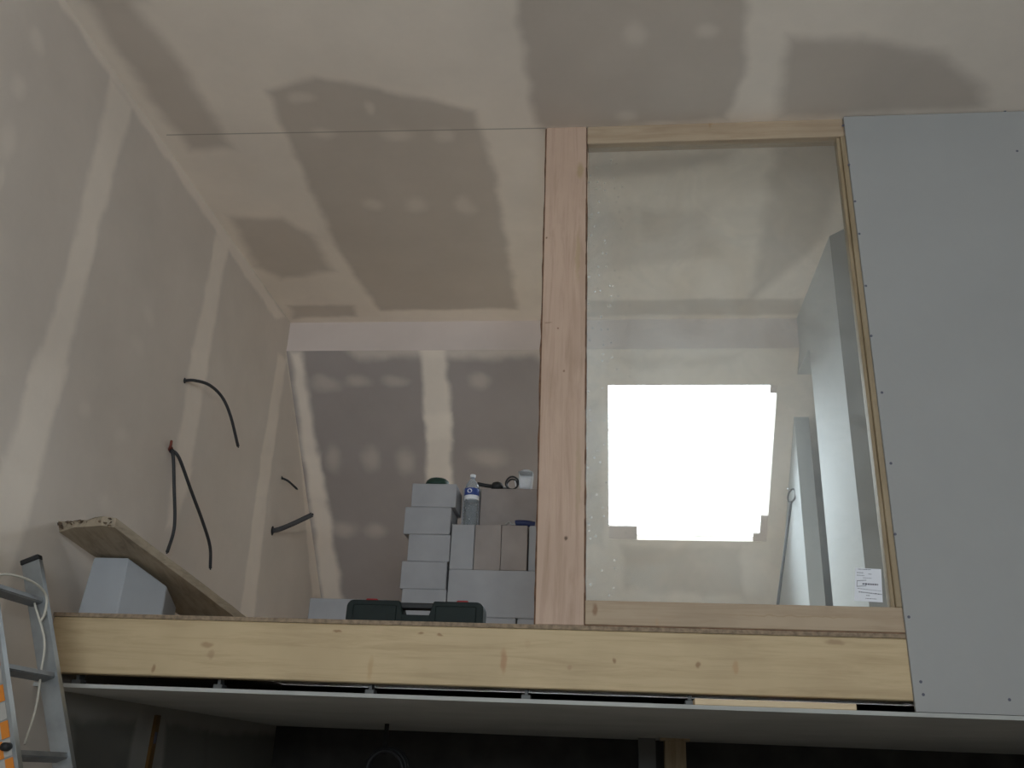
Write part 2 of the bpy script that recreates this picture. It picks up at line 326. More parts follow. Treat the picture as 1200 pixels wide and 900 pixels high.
M['plank_end'] = plain('broken_plank_end', (.13, .09, .06), .95, noise=.6, scale=35, bump=1.0)
M['block'] = plain('aerated_concrete', (.335, .335, .35), .9, noise=.06, scale=8, bump=.15)
M['block_tan'] = plain('aerated_concrete_dusty', (.30, .262, .245), .9, noise=.12, scale=6, bump=.15)
M['offcut'] = plain('white_offcut', (.355, .365, .385), .85, noise=.05, scale=7, bump=.1)
M['alu'] = plain('aluminium', (.36, .38, .39), .42, metal=.8, noise=.12, scale=14)
M['alu_dull'] = plain('dull_aluminium', (.26, .27, .28), .55, metal=.6, noise=.15, scale=14)
M['black'] = plain('black_rubber', (.015, .015, .016), .6)
M['cable'] = plain('cable_sheath', (.03, .03, .033), .5)
M['conduit'] = plain('grey_conduit', (.055, .055, .06), .6)
M['copper'] = plain('red_wire', (.20, .045, .03), .5)
M['orange'] = plain('orange_tape', (.58, .19, .02), .6)
M['white_tape'] = plain('white_tape', (.36, .34, .31), .6)
M['rope'] = plain('rope', (.55, .52, .45), .9)
M['green'] = plain('green_case', (.003, .010, .009), .7, noise=.2, scale=25)
M['green_dark'] = plain('green_cap', (.012, .04, .028), .55)
M['red'] = plain('red_latch', (.30, .012, .015), .45)
M['pet'] = pane_mat('bottle_plastic', .12, .26, (.9, .93, .95)); M['tub'] = pane_mat('clear_tub_plastic', .25, .4, (.9, .9, .93))
M['blue'] = plain('blue_label', (.03, .06, .25), .5); M['white'] = plain('white_print', (.75, .76, .8), .5)
M['navy'] = plain('navy_handle', (.02, .03, .10), .5)
M['steel'] = plain('steel', (.35, .34, .33), .45, metal=.7, noise=.2)
M['galv'] = plain('galvanised', (.14, .14, .135), .6, metal=.5)
M['paper'] = plain('sticker_paper', (.78, .79, .84), .6); M['ink'] = plain('ink', (.10, .10, .13), .7)
M['glass'] = pane_mat('dusty_glass', .05, .13); M['skyglass'] = pane_mat('skylight_glass', 0, 0, (.96, .98, .98), False)
M['skyframe'] = plain('skylight_frame', (.62, .55, .44), .5)
M['pole'] = plain('dark_pole', (.018, .014, .016), .8)
M['level'] = plain('amber_level', (.10, .05, .012), .5)

# ------------------------------------------------------------------ the shell
bm = NB(); box(bm, (XL - .08, YN - .1, ZC), (XO + .08, YS + .12, ZC + .08))
tag(obj('ceiling', bm, M['ceiling']), 'flat plasterboard ceiling with pale jointing compound and bare grey patches', kind='structure')
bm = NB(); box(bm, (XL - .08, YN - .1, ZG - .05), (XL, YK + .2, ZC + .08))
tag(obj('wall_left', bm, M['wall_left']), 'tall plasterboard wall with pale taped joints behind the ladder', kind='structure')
bm = NB(); box(bm, (XL - .08, YN - .1, ZG - .12), (XO + .08, YK + .2, ZG))
tag(obj('floor', bm, M['concrete']), 'bare concrete ground floor below the loft', kind='structure')
bm = NB(); box(bm, (XO, YN - .1, ZG), (XO + .08, YK + .2, ZC))
tag(obj('wall_right', bm, M['bareboard']), 'outer plasterboard wall hidden behind the grey partition', kind='structure')
RW = (-1.4, 1.6, .35, 1.5)          # big window in the wall behind the viewer
bm = NB()
for a_, b_ in (((XL, ZG), (RW[0], ZC)), ((RW[1], ZG), (XO, ZC)), ((RW[0], ZG), (RW[1], RW[2])), ((RW[0], RW[3]), (RW[1], ZC))):
    box(bm, (a_[0], YN - .1, a_[1]), (b_[0], YN, b_[1]))
tag(obj('wall_front', bm, M['compound']), 'plastered wall behind the viewer with one wide window', kind='structure')
bm = NB(); box(bm, (XL, YK, ZF), (XO, YK + .1, KS - YK + .05))
tag(obj('wall_knee', bm, M['bareboard']), 'low knee wall where the loft floor meets the slope', kind='structure')
bm = NB(); box(bm, (XL, YS, 2.199), (XO, YS + .10, ZC))
tag(obj('trim_1', bm, M['compound']), 'pale boxed purlin running across under the ceiling', kind='structure')
# roof slopes: boards around skylight openings
def slope_strip(bm, x0, x1, z0, z1, th=.05, far=True):
    """a piece of 45 degree roof board between two heights"""
    def p(x, z, d):
        y = KS - z if far else (YB - (ZC - z))
        n = Vector((0, 1, 1)) if far else Vector((0, -1, 1))
        return W(x, y, z) + n.normalized() * d * S
    bot = [p(x0, z0, 0), p(x1, z0, 0), p(x1, z1, 0), p(x0, z1, 0)]; top = [p(x0, z0, th), p(x1, z0, th), p(x1, z1, th), p(x0, z1, th)]
    hexa(bm, bot, top)
def slope_with_holes(bm, zlo, zhi, holes, far):
    z0, z1 = holes[0][2:4]
    slope_strip(bm, XL, XO, zlo, z0, far=far); slope_strip(bm, XL, XO, z1, zhi, far=far)
    x = XL
    for h in holes: slope_strip(bm, x, h[0], z0, z1, far=far); x = h[1]
    slope_strip(bm, x, XO, z0, z1, far=far)
SKY = (-.02, .908, 1.338, 2.046)
bm = NB(); slope_with_holes(bm, KS - YK - .05, 2.199, [SKY], True)
tag(obj('wall_back', bm, M['slope']), 'sloping plasterboard roof lining with a bright skylight behind the blocks', kind='structure')
def portal(c, u, zax, w, h):           # sampling hint for daylight coming through an opening
    ld = bpy.data.lights.new('daylight_portal', 'AREA'); ld.shape = 'RECTANGLE'; ld.size = w; ld.size_y = h; ld.cycles.is_portal = True
    lo = bpy.data.objects.new('daylight_portal', ld); C.objects.link(lo); v = zax.cross(u)
    lo.matrix_world = Matrix(((u.x, v.x, zax.x, c.x), (u.y, v.y, zax.y, c.y), (u.z, v.z, zax.z, c.z), (0, 0, 0, 1)))
def skylight(name, h, far, label, corner=()):
    x0, x1, z0, z1 = h
    zc = (z0 + z1) / 2; y = KS - zc if far else YB - (ZC - zc)
    n = Vector((0, 1, 1)).normalized() if far else Vector((0, -1, 1)).normalized()
    e = empty(name, W((x0 + x1) / 2, y, zc), label, kind='structure')
    u = Vector((1, 0, 0)); v = Vector((0, -1, 1)).normalized() if far else Vector((0, 1, 1)).normalized()
    hw, hh = (x1 - x0) / 2 * S, (z1 - z0) / 2 * S * math.sqrt(2); c = W((x0 + x1) / 2, y, zc) + n * .075
    f = .022
    for nm, cc, a, b in (('frame_top', c + v * (hh + f), hw + 2 * f, f), ('frame_bottom', c - v * (hh + f), hw + 2 * f, f), ('frame_side', c + u * (hw + f), f, hh), ('frame_side', c - u * (hw + f), f, hh)):
        bm = NB(); obox(bm, cc, u * a, v * b, n * .014, .003); obj(nm, bm, M['skyframe'], e)
    bm = NB(); obox(bm, c, u * hw, v * hh, n * .004); obj('glass_pane', bm, M['skyglass'], e)
    for (a0, a1, b0, b1) in corner:       # bits of unfinished reveal lining in the corners
        cz_ = (b0 + b1) / 2; cc = W((a0 + a1) / 2, KS - cz_, cz_) + n * .02
        bm = NB(); obox(bm, cc, u * (a1 - a0) / 2 * S, v * (b1 - b0) / 2 * S * math.sqrt(2), n * .012); obj('lining_piece', bm, M['compound'], e)
    portal(c + n * .03, u, n, 2 * hw, 2 * hh)
    return e
skylight('window_2', SKY, True, 'bright square skylight in the roof slope seen through the interior glass',
         [(-.02, .148, 1.338, 1.40), (.83, .908, 1.338, 1.375), (.868, .908, 1.375, 1.46), (.873, .908, 2.01, 2.046)])
e = empty('window_3', W((RW[0] + RW[1]) / 2, YN, RW[2]), 'wide window in the wall behind the viewer', kind='structure')
for a_, b_ in (((RW[0], RW[2]), (RW[1], RW[2] + .05)), ((RW[0], RW[3] - .05), (RW[1], RW[3])), ((RW[0], RW[2] + .05), (RW[0] + .05, RW[3] - .05)), ((RW[1] - .05, RW[2] + .05), (RW[1], RW[3] - .05)), ((.17, RW[2] + .05), (.23, RW[3] - .05))):
    bm = NB(); box(bm, (a_[0], YN - .07, a_[1]), (b_[0], YN - .03, b_[1]), .004); obj('frame_bar', bm, M['skyframe'], e)
for xa, xb in ((RW[0] + .05, .17), (.23, RW[1] - .05)):
    bm = NB(); box(bm, (xa, YN - .053, RW[2] + .05), (xb, YN - .048, RW[3] - .05)); obj('glass_pane', bm, M['skyglass'], e)
portal(W((RW[0] + RW[1]) / 2, YN - .09, (RW[2] + RW[3]) / 2), Vector((1, 0, 0)), Vector((0, -1, 0)), (RW[1] - RW[0]) * S, (RW[3] - RW[2]) * S)
# loft floor, rim beam, underside
bm = NB(); box(bm, (XL, YF + .002, .433), (XO, YK, ZF))
fl = tag(obj('floor_loft', bm, M['osb']), 'chipboard loft floor lying on the timber beam', kind='structure')
bm = NB(); box(bm, (XL, YF - .001, .433), (XO, YF + .002, ZF)); obj('sawn_edge', bm, M['osb_edge'], fl)
bm = NB(); box(bm, (XL, 2.975, ZU), (XO, 5.35, ZU + .012))
under = tag(obj('ceiling_lower', bm, M['under']), 'grey plasterboard sheet hung below the loft beam', kind='structure')
for px, py in ((92, 799), (258, 800), (435, 804), (617, 808), (808, 815)):
    p = PF(px, py, 3.06); bm = NB()
    mbox(bm, Vector((p.x - .018, p.y - .02, H + (ZU + .012) * S)), Vector((p.x + .018, p.y + .03, H + (ZU + .03) * S)), .002)
    mbox(bm, Vector((p.x - .006, p.y - .01, H + (ZU + .03) * S)), Vector((p.x + .006, p.y + .03, H + .432 * S)))
    obj('hanger_clip', bm, M['galv'], under)
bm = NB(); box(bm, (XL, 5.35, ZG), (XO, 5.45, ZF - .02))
tag(obj('wall_lower', bm, M['dark']), 'bare wall under the loft, its deep shade put into a near-black colour', kind='structure')
# loft side partition with an opening
def wall_part(bm, y0, y1, z0, z1, x=XR, t=.08): box(bm, (x, y0, z0), (x + t, y1, z1))
bm = NB()
EY, OY0, OY1, OZ = 3.85, 4.46, 4.98, 2.09
wall_part(bm, EY, OY0, ZF, ZC)
def prism_yz(bm, pts, x0, x1): hexa(bm, [W(x0, y, z) for y, z in pts], [W(x1, y, z) for y, z in pts])
prism_yz(bm, [(OY0, OZ), (KS - OZ, OZ), (YS + .1, KS - YS - .1), (YS, KS - YS), (YS, ZC), (OY0, ZC)], XR, XR + .08)
prism_yz(bm, [(OY1, ZF), (YK, ZF), (YK, KS - YK), (OY1, KS - OY1)], XR, XR + .08)
tag(obj('wall_side', bm, M['white_wall']), 'bright skimmed side wall with an opening beside the skylight', kind='structure')
bm = NB(); d = Vector((.62, -.78))
hexa(bm, [W(XR, EY, ZF), W(XR + .75, EY - .85, ZF), W(XR + .83, EY - .80, ZF), W(XR + .08, EY + .05, ZF)], [W(XR, EY, ZC), W(XR + .75, EY - .85, ZC), W(XR + .83, EY - .80, ZC), W(XR + .08, EY + .05, ZC)])
tag(obj('wall_return', bm, M['bareboard']), 'bare grey board return wall between the white wall and the partition', kind='structure')
bm = NB(); box(bm, (1.30, 4.2, ZF), (1.38, KS - 2.1, 2.1)); box(bm, (1.30, KS - 2.1, ZF), (1.38, 5.6, KS - 5.6))
tag(obj('wall_beyond', bm, M['bareboard']), 'grey board wall seen through the opening in the white wall', kind='structure')
# grey partition board with its screws
bm = NB(); box(bm, (.884, 2.986, .2215), (XO, 2.998, ZC - .004))
part = tag(obj('wall_partition', bm, M['board']), 'large plain grey plasterboard partition fixed with rows of screws', kind='structure')
for px, py in ((988, 147), (1178, 130), (995, 193), (1192, 177), (1002, 236), (1007, 274), (1014.7, 335), (1021, 393.6), (1033.5, 460), (1044, 543), (1049, 626), (1065, 723), (1079, 799), (1082, 814), (1183, 820)):
    p = PF(px, py, 2.986); bm = NB(); n = 10
    a = [bm.verts.new(p + Vector((.0055 * math.cos(k * 6.2832 / n), -.0008, .0055 * math.sin(k * 6.2832 / n)))) for k in range(n)]
    b = [bm.verts.new(v.co + Vector((0, .004, 0))) for v in a]; bm.faces.new(a)
    for k in range(n): bm.faces.new((a[k], b[k], b[(k + 1) % n], a[(k + 1) % n]))
    obj('screw', bm, M['ink'], part)

# ------------------------------------------------------------------ timber
bm = NB(); box(bm, (XL + .002, YF, .253), (XO, YF + .062, .432), .004)
tag(obj('rim_beam', bm, M['beam']), 'long pale pine beam carrying the loft edge', 'beam')
bm = NB(); box(bm, (.245, 2.98, ZU + .0125), (.715, 3.05, ZU + .031), .002)
tag(obj('timber_lath', bm, M['lath']), 'thin pine lath in the dark gap under the beam', 'lath')
win = empty('window_1', W(.38, YF + .03, .45), 'tall fixed interior window in a pine frame on the loft edge', kind='structure')
bm = NB()
hexa(bm, [W(-.244, YF, ZF), W(-.088, YF, ZF), W(-.088, YF + .06, ZF), W(-.244, YF + .06, ZF)], [W(-.256, YF, ZC), W(-.098, YF, ZC), W(-.098, YF + .06, ZC), W(-.256, YF + .06, ZC)], .003)
post = obj('post', bm, M['post'], win)
bm = NB(); pts = [];                        # rough bark edge on the post
for s0, x0, x1 in ((-1, -.244, -.256), (1, -.0885, -.0985)):
    n = 40; va = []; vb = []
    for i in range(n + 1):
        t = i / n; x = x0 + (x1 - x0) * t; z = ZF + .003 + (ZC - ZF - .006) * t; r = (.003 + .004 * random.random()) * (1 if s0 < 0 else .8)
        va.append([bm.verts.new(W(x + s0 * (-.001), YF + .001, z)), bm.verts.new(W(x + s0 * r, YF + .006, z)), bm.verts.new(W(x + s0 * r, YF + .055, z)), bm.verts.new(W(x + s0 * (-.001), YF + .058, z))])
    for a, b in zip(va, va[1:]):
        for k in range(4): bm.faces.new((a[k], a[(k + 1) % 4], b[(k + 1) % 4], b[k]))
    bm.faces.new(va[0]); bm.faces.new(va[-1])
obj('bark_edge', bm, M['bark'], post)
bm = NB(); box(bm, (-.094, YF + .002, 2.298), (.8835, YF + .062, ZC), .003); obj('top_rail', bm, M['rail'], win)
bm = NB(); box(bm, (-.086, YF + .002, ZF + .004), (XO, YF + .062, .526), .003); obj('bottom_rail', bm, M['rail'], win)
bm = NB(); box(bm, (-.086, YF + .004, ZF), (XO, YF + .06, ZF + .004)); obj('packing_strip', bm, M['bark'], win)
bm = NB(); box(bm, (.868, YF + .0005, .526), (.95, YF + .062, 2.298), .002); obj('side_stud', bm, M['stud'], win)
bm = NB(); box(bm, (.855, YF + .012, .526), (.8675, YF + .05, 2.298), .002); obj('glazing_bead', bm, M['stud'], win)
bm = NB(); box(bm, (-.09, YF + .028, .522), (.862, YF + .034, 2.302)); pane = obj('glass_pane', bm, M['glass'], win)
# paper sticker on the pane
YG = YF + .0275
q = [PF(x, y, YG) for x, y in ((1001, 704), (1034.5, 706), (1032.5, 667), (1002.5, 665.5))]
bm = NB(); hexa(bm, q, [p + Vector((0, -.0006, 0)) for p in q]); stk = obj('sticker', bm, M['paper'], pane)
stk['label'] = 'white printed paper sticker'
def onstk(u, v): a = q[0].lerp(q[1], u); b = q[3].lerp(q[2], u); return a.lerp(b, v) + Vector((0, -.001, 0))
bm = NB()
def mark(u0, u1, v0, v1, tilt=0): quad(bm, onstk(u0, v0), onstk(u1, v0 + tilt), onstk(u1, v1 + tilt), onstk(u0, v1))
def dashes(u0, u1, v, h, w, tilt=0):
    u = u0
    while u < u1:
        l = w * (.5 + random.random()); mark(u, min(u + l, u1), v + tilt * (u - u0), v + h + tilt * (u - u0)); u += l + w * .35
dashes(.10, .60, .955, .02, .05); dashes(.06, .32, .85, .018, .05); dashes(.5, .62, .82, .018, .04); dashes(.06, .34, .77, .016, .05); dashes(.3, .62, .70, .014, .05)
mark(.07, .42, .60, .615, .03); mark(.07, .42, .43, .445, .03); mark(.07, .085, .43, .615); mark(.405, .42, .47, .56)
dashes(.28, .86, .50, .045, .06); dashes(.1, .95, .37, .012, .06, -.05); dashes(.15, .97, .26, .028, .07, -.05); dashes(.42, .55, .17, .02, .04); dashes(.4, .8, .08, .016, .05)
obj('printed_marks', bm, M['ink'], stk)

# ------------------------------------------------------------------ block stacks
def block(x0, x1, y0, z0, z1, depth, label, mat='block', group='aerated concrete blocks stacked in the loft', name='concrete_block', rot=0):
    o0 = W((x0 + x1) / 2, y0 + depth / 2, z0); bm = NB(); box(bm, (x0, y0, z0), (x1, y0 + depth, z1), .004)
    for v in bm.verts: v.co += Vector((random.uniform(-1, 1), random.uniform(-1, 1), random.uniform(-.3, .3))) * .0012
    o = obj(name, bm, M[mat], origin=o0); o.rotation_euler.z = rot
    return tag(o, label, 'block', group)
lx = [(-.903, -.700, 1.0985, 1.208, .02), (-.926, -.716, .9745, 1.098, 0), (-.899, -.712, .8535, .974, .01), (-.92, -.718, .732, .853, 0), (-.909, -.712, .609, .7315, 0), (-.91, -.715, ZF, .6085, 0)]
ll = ['pale block end on top of the narrow stack, carrying the green cap', 'second block down in the narrow stack, jutting furthest out', 'middle block end of the narrow stack, set in from its neighbours',
      'fourth block down in the narrow stack beside the tall smooth block', 'fifth block down in the narrow stack, just above the green case', 'lowest block of the narrow stack hidden behind the green case']
for (x0, x1, z0, z1, r), l in zip(lx, ll): block(x0, x1, 4.0, z0, z1, .19, l, rot=r)
ul = ['plain grey upright block under the water bottle', 'tan-stained upright block right of the water bottle', 'tan-stained upright block under the blue-handled trowel', 'upright block mostly hidden behind the pine post']
ux = [(-.708, -.6045), (-.603, -.486), (-.4845, -.370), (-.363, -.250)]
for i, ((x0, x1), l) in enumerate(zip(ux, ul)): block(x0, x1, 4.0 + .002 * i, .8205, 1.021, .25, l, 'block_tan' if i in (1, 2) else 'block')
block(-.708, -.20, 4.0, .6185, .820, .25, 'large smooth block lying below the row of upright blocks')
block(-.70, -.408, 4.004, ZF, .618, .25, 'low block at the foot of the wide stack')
block(-.402, -.20, 4.004, ZF, .618, .25, 'low block at the foot of the stack beside the pine post')
block(-.69, -.610, 4.135, 1.0215, 1.228, .11, 'narrow pale block standing behind the water bottle')
block(-.606, -.15, 4.13, 1.0215, 1.226, .115, 'long dusty block on top of the upright row, carrying small tools', 'block_tan')
block(-1.315, -.97, 4.0, ZF, .683, .25, 'pale block on the loft floor behind the left end of green case')

# bottle
b0 = PF(551, 613, 4.06); b0.z = H + 1.0212 * S
e = empty('water_bottle', b0, 'clear plastic water bottle with blue label standing on the blocks', 'bottle')
R0 = .040; prof = [(.030, 0), (R0, .008)]
for k in range(9): prof += [(R0, .012 + k * .016), (R0 - .0025, .02 + k * .016)]
prof += [(R0, .16), (R0, .215), (.034, .238), (.020, .262), (.0135, .272), (.0135, .285)]
bm = NB(); lathe(bm, b0, prof); obj('bottle_body', bm, M['pet'], e, True)
bm = NB(); lathe(bm, b0, [(R0 + .001, .175), (R0 + .001, .176), (R0 + .001, .213), (R0 - .001, .2145)]); lab = obj('label_band', bm, M['blue'], e, True)
bm = NB()
pts = []
for k in range(16):
    a = 2 * math.pi * k / 16; u = -1.75 + .33 * math.cos(a); r = R0 + .0016
    pts.append(b0 + Vector((r * math.cos(u), r * math.sin(u), .196 + .012 * math.sin(a))))
bm.faces.new([bm.verts.new(p) for p in pts]); obj('label_emblem', bm, M['white'], lab)
bm = NB(); lathe(bm, b0, [(R0 + .0008, .152), (R0 + .0008, .153), (R0 + .0008, .1735), (R0, .1745)]); obj('label_strip', bm, M['white'], e, True)
bm = NB(); lathe(bm, b0, [(.0155, .281), (.0155, .296), (.013, .298)], 16); obj('cap', bm, M['white'], e, True)
# green cap
g0 = PF(513, 567, 4.058); g0.z = H + 1.208 * S
e = empty('green_cap', g0, 'low dark green dome on top of the narrow block stack', 'cap')
bm = NB(); lathe(bm, g0, [(.066, 0), (.068, .012), (.062, .030), (.048, .042), (.022, .049), (.004, .050)]); obj('dome', bm, M['green_dark'], e, True)
bm = NB(); lathe(bm, g0, [(.070, .0005), (.073, .002), (.070, .005)]); obj('rim', bm, M['green_dark'], e, True)
# tools on the long dusty block
ZT = H + 1.226 * S
p0 = PF(580, 572, 4.152); p0.z = ZT
e = empty('caulking_tool', p0, 'small black hand tool lying on the long dusty block', 'tool')
bm = NB(); tube(bm, spline([p0 + Vector((-.10, 0, .034)), p0 + Vector((-.06, 0, .026)), p0 + Vector((-.03, 0, .022)), p0 + Vector((.01, 0, .020))]), .011); obj('tool_handle', bm, M['black'], e, True)
bm = NB(); lathe(bm, p0 + Vector((.012, 0, 0)), [(.03, 0), (.036, .018), (.028, .038), (.010, .046)], 18); obj('tool_head', bm, M['black'], e, True)
bm = NB(); tube(bm, [p0 + Vector((.035, 0, .022)), p0 + Vector((.075, .01, .012))], [.010, .004]); obj('tool_tip', bm, M['steel'], e, True)
p0 = PF(600, 571, 4.15); p0.z = ZT
e = empty('cable_coil', p0, 'small coil of black cable standing on the long dusty block', 'cable')
bm = NB()
for dy, rr in ((0, .036), (.01, .030)):
    ring = [p0 + Vector((rr * math.cos(a), dy + .004 * math.sin(3 * a), rr + .004 + rr * math.sin(a))) for a in [-math.pi / 2 + 2 * math.pi * k / 28 for k in range(29)]]
    tube(bm, ring, .0052, 8)
obj('coil', bm, M['cable'], e, True)
bm = NB(); tube(bm, spline([p0 + Vector((.0, 0, .005)), p0 + Vector((-.03, -.005, .004)), p0 + Vector((-.055, .0, .005))]), .004, 8); obj('cable_tail', bm, M['cable'], e, True)
p0 = PF(616, 573, 4.17); p0.z = ZT
e = empty('clear_tub', p0, 'translucent plastic tub with a lid beside the pine post', 'tub')
bm = NB(); w0, w1, hh = .032, .040, .098
def sq(w, z): return [p0 + Vector((sx * w, sy * w, z)) for sx, sy in ((-1, -1), (1, -1), (1, 1), (-1, 1))]
hexa(bm, sq(w0, 0), sq(w1, hh), .004); obj('tub_body', bm, M['tub'], e)
bm = NB(); hexa(bm, sq(.041, hh), sq(.041, hh + .006)); hexa(bm, sq(.036, hh + .006), sq(.012, hh + .026)); obj('tub_lid', bm, M['tub'], e)
bm = NB(); hexa(bm, sq(.022, .001), sq(.024, .018)); obj('tub_contents', bm, M['steel'], e)
bm = NB(); tube(bm, [p0 + Vector((-.048, -.02, .0)), p0 + Vector((-.060, -.02, .055))], .003, 6); obj('spout', bm, M['white'], e)
# trowel
t0 = PF(604, 612, 4.03); t0.z = H + 1.021 * S
e = empty('trowel', t0, 'trowel with navy handle lying on the tan upright block', 'trowel')
bm = NB(); tube(bm, spline([t0 + Vector((.0, 0, .018)), t0 + Vector((.02, .005, .021)), t0 + Vector((.06, .015, .022)), t0 + Vector((.10, .025, .018))]), .018, 10); obj('handle', bm, M['navy'], e, True)
bm = NB(); tube(bm, spline([t0 + Vector((-.055, -.005, .006)), t0 + Vector((-.035, 0, .025)), t0 + Vector((-.02, 0, .014)), t0 + Vector((.002, 0, .012))]), .005, 8); obj('tang', bm, M['steel'], e, True)
bm = NB(); hexa(bm, [t0 + Vector(v) for v in ((-.15, 0, .002), (-.05, -.03, .002), (-.03, 0, .002), (-.05, .03, .002))], [t0 + Vector(v) for v in ((-.15, 0, .005), (-.05, -.03, .005), (-.03, 0, .005), (-.05, .03, .005))]); obj('blade', bm, M['steel'], e)

# ------------------------------------------------------------------ green tool case
YC = 3.40
c0, c1 = PF(405, 722, YC), PF(566, 722, YC); top = PF(485, 704, YC).z; base = H + ZF * S; wy = .11
e = empty('tool_case', Vector(((c0.x + c1.x) / 2, YC * S + wy / 2, base)), 'dark green plastic tool case with red latches on the loft floor', 'case')
hx0, hx1 = PF(470, 715, YC).x, PF(505, 715, YC).x; hz0, hz1 = PF(487, 720.5, YC).z, PF(487, 712, YC).z
bm = NB(); y0, y1 = YC * S, YC * S + wy
def case_half(xa, xb, xs):          # side part with a rounded outer top corner
    r = .03; pts = []
    if xa < xb: seq = [(xa + r - r * math.cos(t), top - r + r * math.sin(t)) for t in [i * math.pi / 8 for i in range(5)]]
    else: seq = [(xa - r + r * math.cos(t), top - r + r * math.sin(t)) for t in [i * math.pi / 8 for i in range(5)]]
    pts = [(xa, base)] + seq + [(xb, top), (xs, hz0), (xs, base)]
    hexa(bm, [Vector((x, y0, z)) for x, z in pts], [Vector((x, y1, z)) for x, z in pts], .004)
case_half(c0.x, hx0 - .01, hx0 + .008); case_half(c1.x, hx1 + .01, hx1 - .008)
mbox(bm, Vector((hx0 + .0, y0 + .001, base)), Vector((hx1, y1 - .001, hz0)), 0)
body = obj('case_body', bm, M['green'], e)
bm = NB(); mbox(bm, Vector((c0.x + .03, y0 - .006, base + .012)), Vector((hx0 - .02, y0 + .001, top - .02)), .004); obj('raised_panel', bm, M['green'], body)
bm = NB(); mbox(bm, Vector((hx1 + .02, y0 - .006, base + .012)), Vector((c1.x - .03, y0 + .001, top - .02)), .004)
obj('raised_panel', bm, M['green'], body)
bm = NB(); mbox(bm, Vector((hx0 - .012, y0 + .025, hz1)), Vector((hx1 + .012, y1 - .025, top - .004)), .005, 2); obj('handle', bm, M['black'], e)
for px in (434, 541):
    p = PF(px, 705, YC); bm = NB(); mbox(bm, Vector((p.x - .027, y0 + .02, top - .012)), Vector((p.x + .027, y1 - .02, top + .010)), .006, 2); obj('latch', bm, M['red'], e)

# ------------------------------------------------------------------ plank on an offcut block
N = Vector((-1.615, 2.82)); dr = Vector((.295, .956)); sd = Vector((-.956, .295)); wd, th, sl, L = .245, .030, .278, .985
def pk(t, s, k):                    # along the plank, across from its right edge, through its thickness
    p = N + dr * t + sd * s; return W(p.x, p.y, .728 - sl * t - th * (1 - k))
bm = NB(); n = 14
rows = []
for i in range(n + 1):
    t = L * i / n; jag = (lambda: random.uniform(-.012, .012)) if i == 0 else (lambda: 0)
    s0, s1 = random.uniform(-.003, .003), wd + random.uniform(-.003, .003)
    row = []
    for s, k in [(s0 + (s1 - s0) * q / 6, 0) for q in range(7)] + [(s1 - (s1 - s0) * q / 6, 1) for q in range(7)]: row.append(bm.verts.new(pk(t + jag(), s, k) + Vector((0, 0, random.uniform(-.001, .001)))))
    rows.append(row)
for a, b in zip(rows, rows[1:]):
    for k in range(14): bm.faces.new((a[k], a[(k + 1) % 14], b[(k + 1) % 14], b[k]))
bm.faces.new(rows[-1]); bm.faces.new(rows[0])
e = empty('scaffold_plank', pk(L, wd / 2, 0), 'weathered broad plank propped on the white offcut beside the wall', 'plank')
obj('board', bm, M['plank'], e)
bm = NB()                           # splintered end
for i in range(26):
    s = random.uniform(.0, wd); k = random.uniform(.1, .9); c = pk(-.002, s, k); r = random.uniform(.006, .014)
    vs = [c + Vector((random.uniform(-1, 1), random.uniform(-1, .6), random.uniform(-.7, .7))) * r for _ in range(6)]
    try: bmesh.ops.convex_hull(bm, input=[bm.verts.new(v) for v in vs])
    except Exception: pass
obj('splintered_end', bm, M['plank_end'], e)
A, Cc, Rr, B1, B2 = (-1.795, 3.03), (-1.655, 3.03), (-1.566, 3.17), (-1.60, 3.34), (-1.80, 3.30)
zz = [.640, .640, .570, .525, .535]
P5 = [A, Cc, Rr, B1, B2]
bm = NB(); hexa(bm, [W(x, y, ZF) for x, y in P5], [W(x + (.016 if i == 0 else 0), y, zz[i]) for i, (x, y) in enumerate(P5)], .004)
tag(obj('white_offcut', bm, M['offcut'], origin=W(-1.7, 3.15, ZF)), 'white angular block offcut propping up the plank at the loft edge', 'offcut')

# ------------------------------------------------------------------ cables out of the left wall
def cable(name, path, r, label, mat='cable', cat='cable', end=None):
    pts = [PX(x, y, X) for x, y, X in path]
    e = empty(name, pts[0], label, cat)
    bm = NB(); tube(bm, spline(pts, 8), r); obj('sheath', bm, M[mat], e, True)
    d = (pts[-1] - pts[-2]).normalized()
    bm = NB(); tube(bm, [pts[-1] - d * .002, pts[-1] + d * .008], r * .45, 8); obj('cut_end', bm, M['black'], e)
    bm = NB(); hole = pts[0]; ring = [hole + Vector((.002, r * 1.6 * math.cos(a), r * 1.9 * math.sin(a))) for a in [k * math.pi / 6 for k in range(12)]]
    bm.faces.new([bm.verts.new(v) for v in ring]); obj('wall_hole', bm, M['black'] if end is None else end, e)
    return e
cable('loose_cable', [(216, 446, XL), (228, 446, -1.83), (245, 451, -1.79), (260, 465, -1.75), (270, 487, -1.72), (279, 523, -1.70)], .0085, 'curved black cable poking out of the wall above the others')
cable('loose_cable', [(199, 527, XL), (203, 535, -1.84), (204, 570, -1.82), (205, 605, -1.81), (203, 625, -1.81), (196, 647, -1.81)], .0085, 'black cable hanging almost straight down from the red-wired hole', end=M['copper'])
cable('loose_cable', [(201, 527, XL), (210, 537, -1.83), (224, 575, -1.80), (237, 610, -1.78), (246, 640, -1.77), (246.5, 666, -1.77)], .0085, 'long black cable swinging away from the red-wired hole', end=M['copper'])
cable('loose_cable', [(330, 560, XL), (338, 564, -1.82), (348, 573, -1.78)], .0075, 'very short black cable stub above the grey conduit')
cable('cable_conduit', [(319, 622, XL), (328, 620, -1.83), (345, 613, -1.75), (366, 603, -1.66)], .017, 'thick grey conduit stub sticking out of the wall', 'conduit', 'conduit')
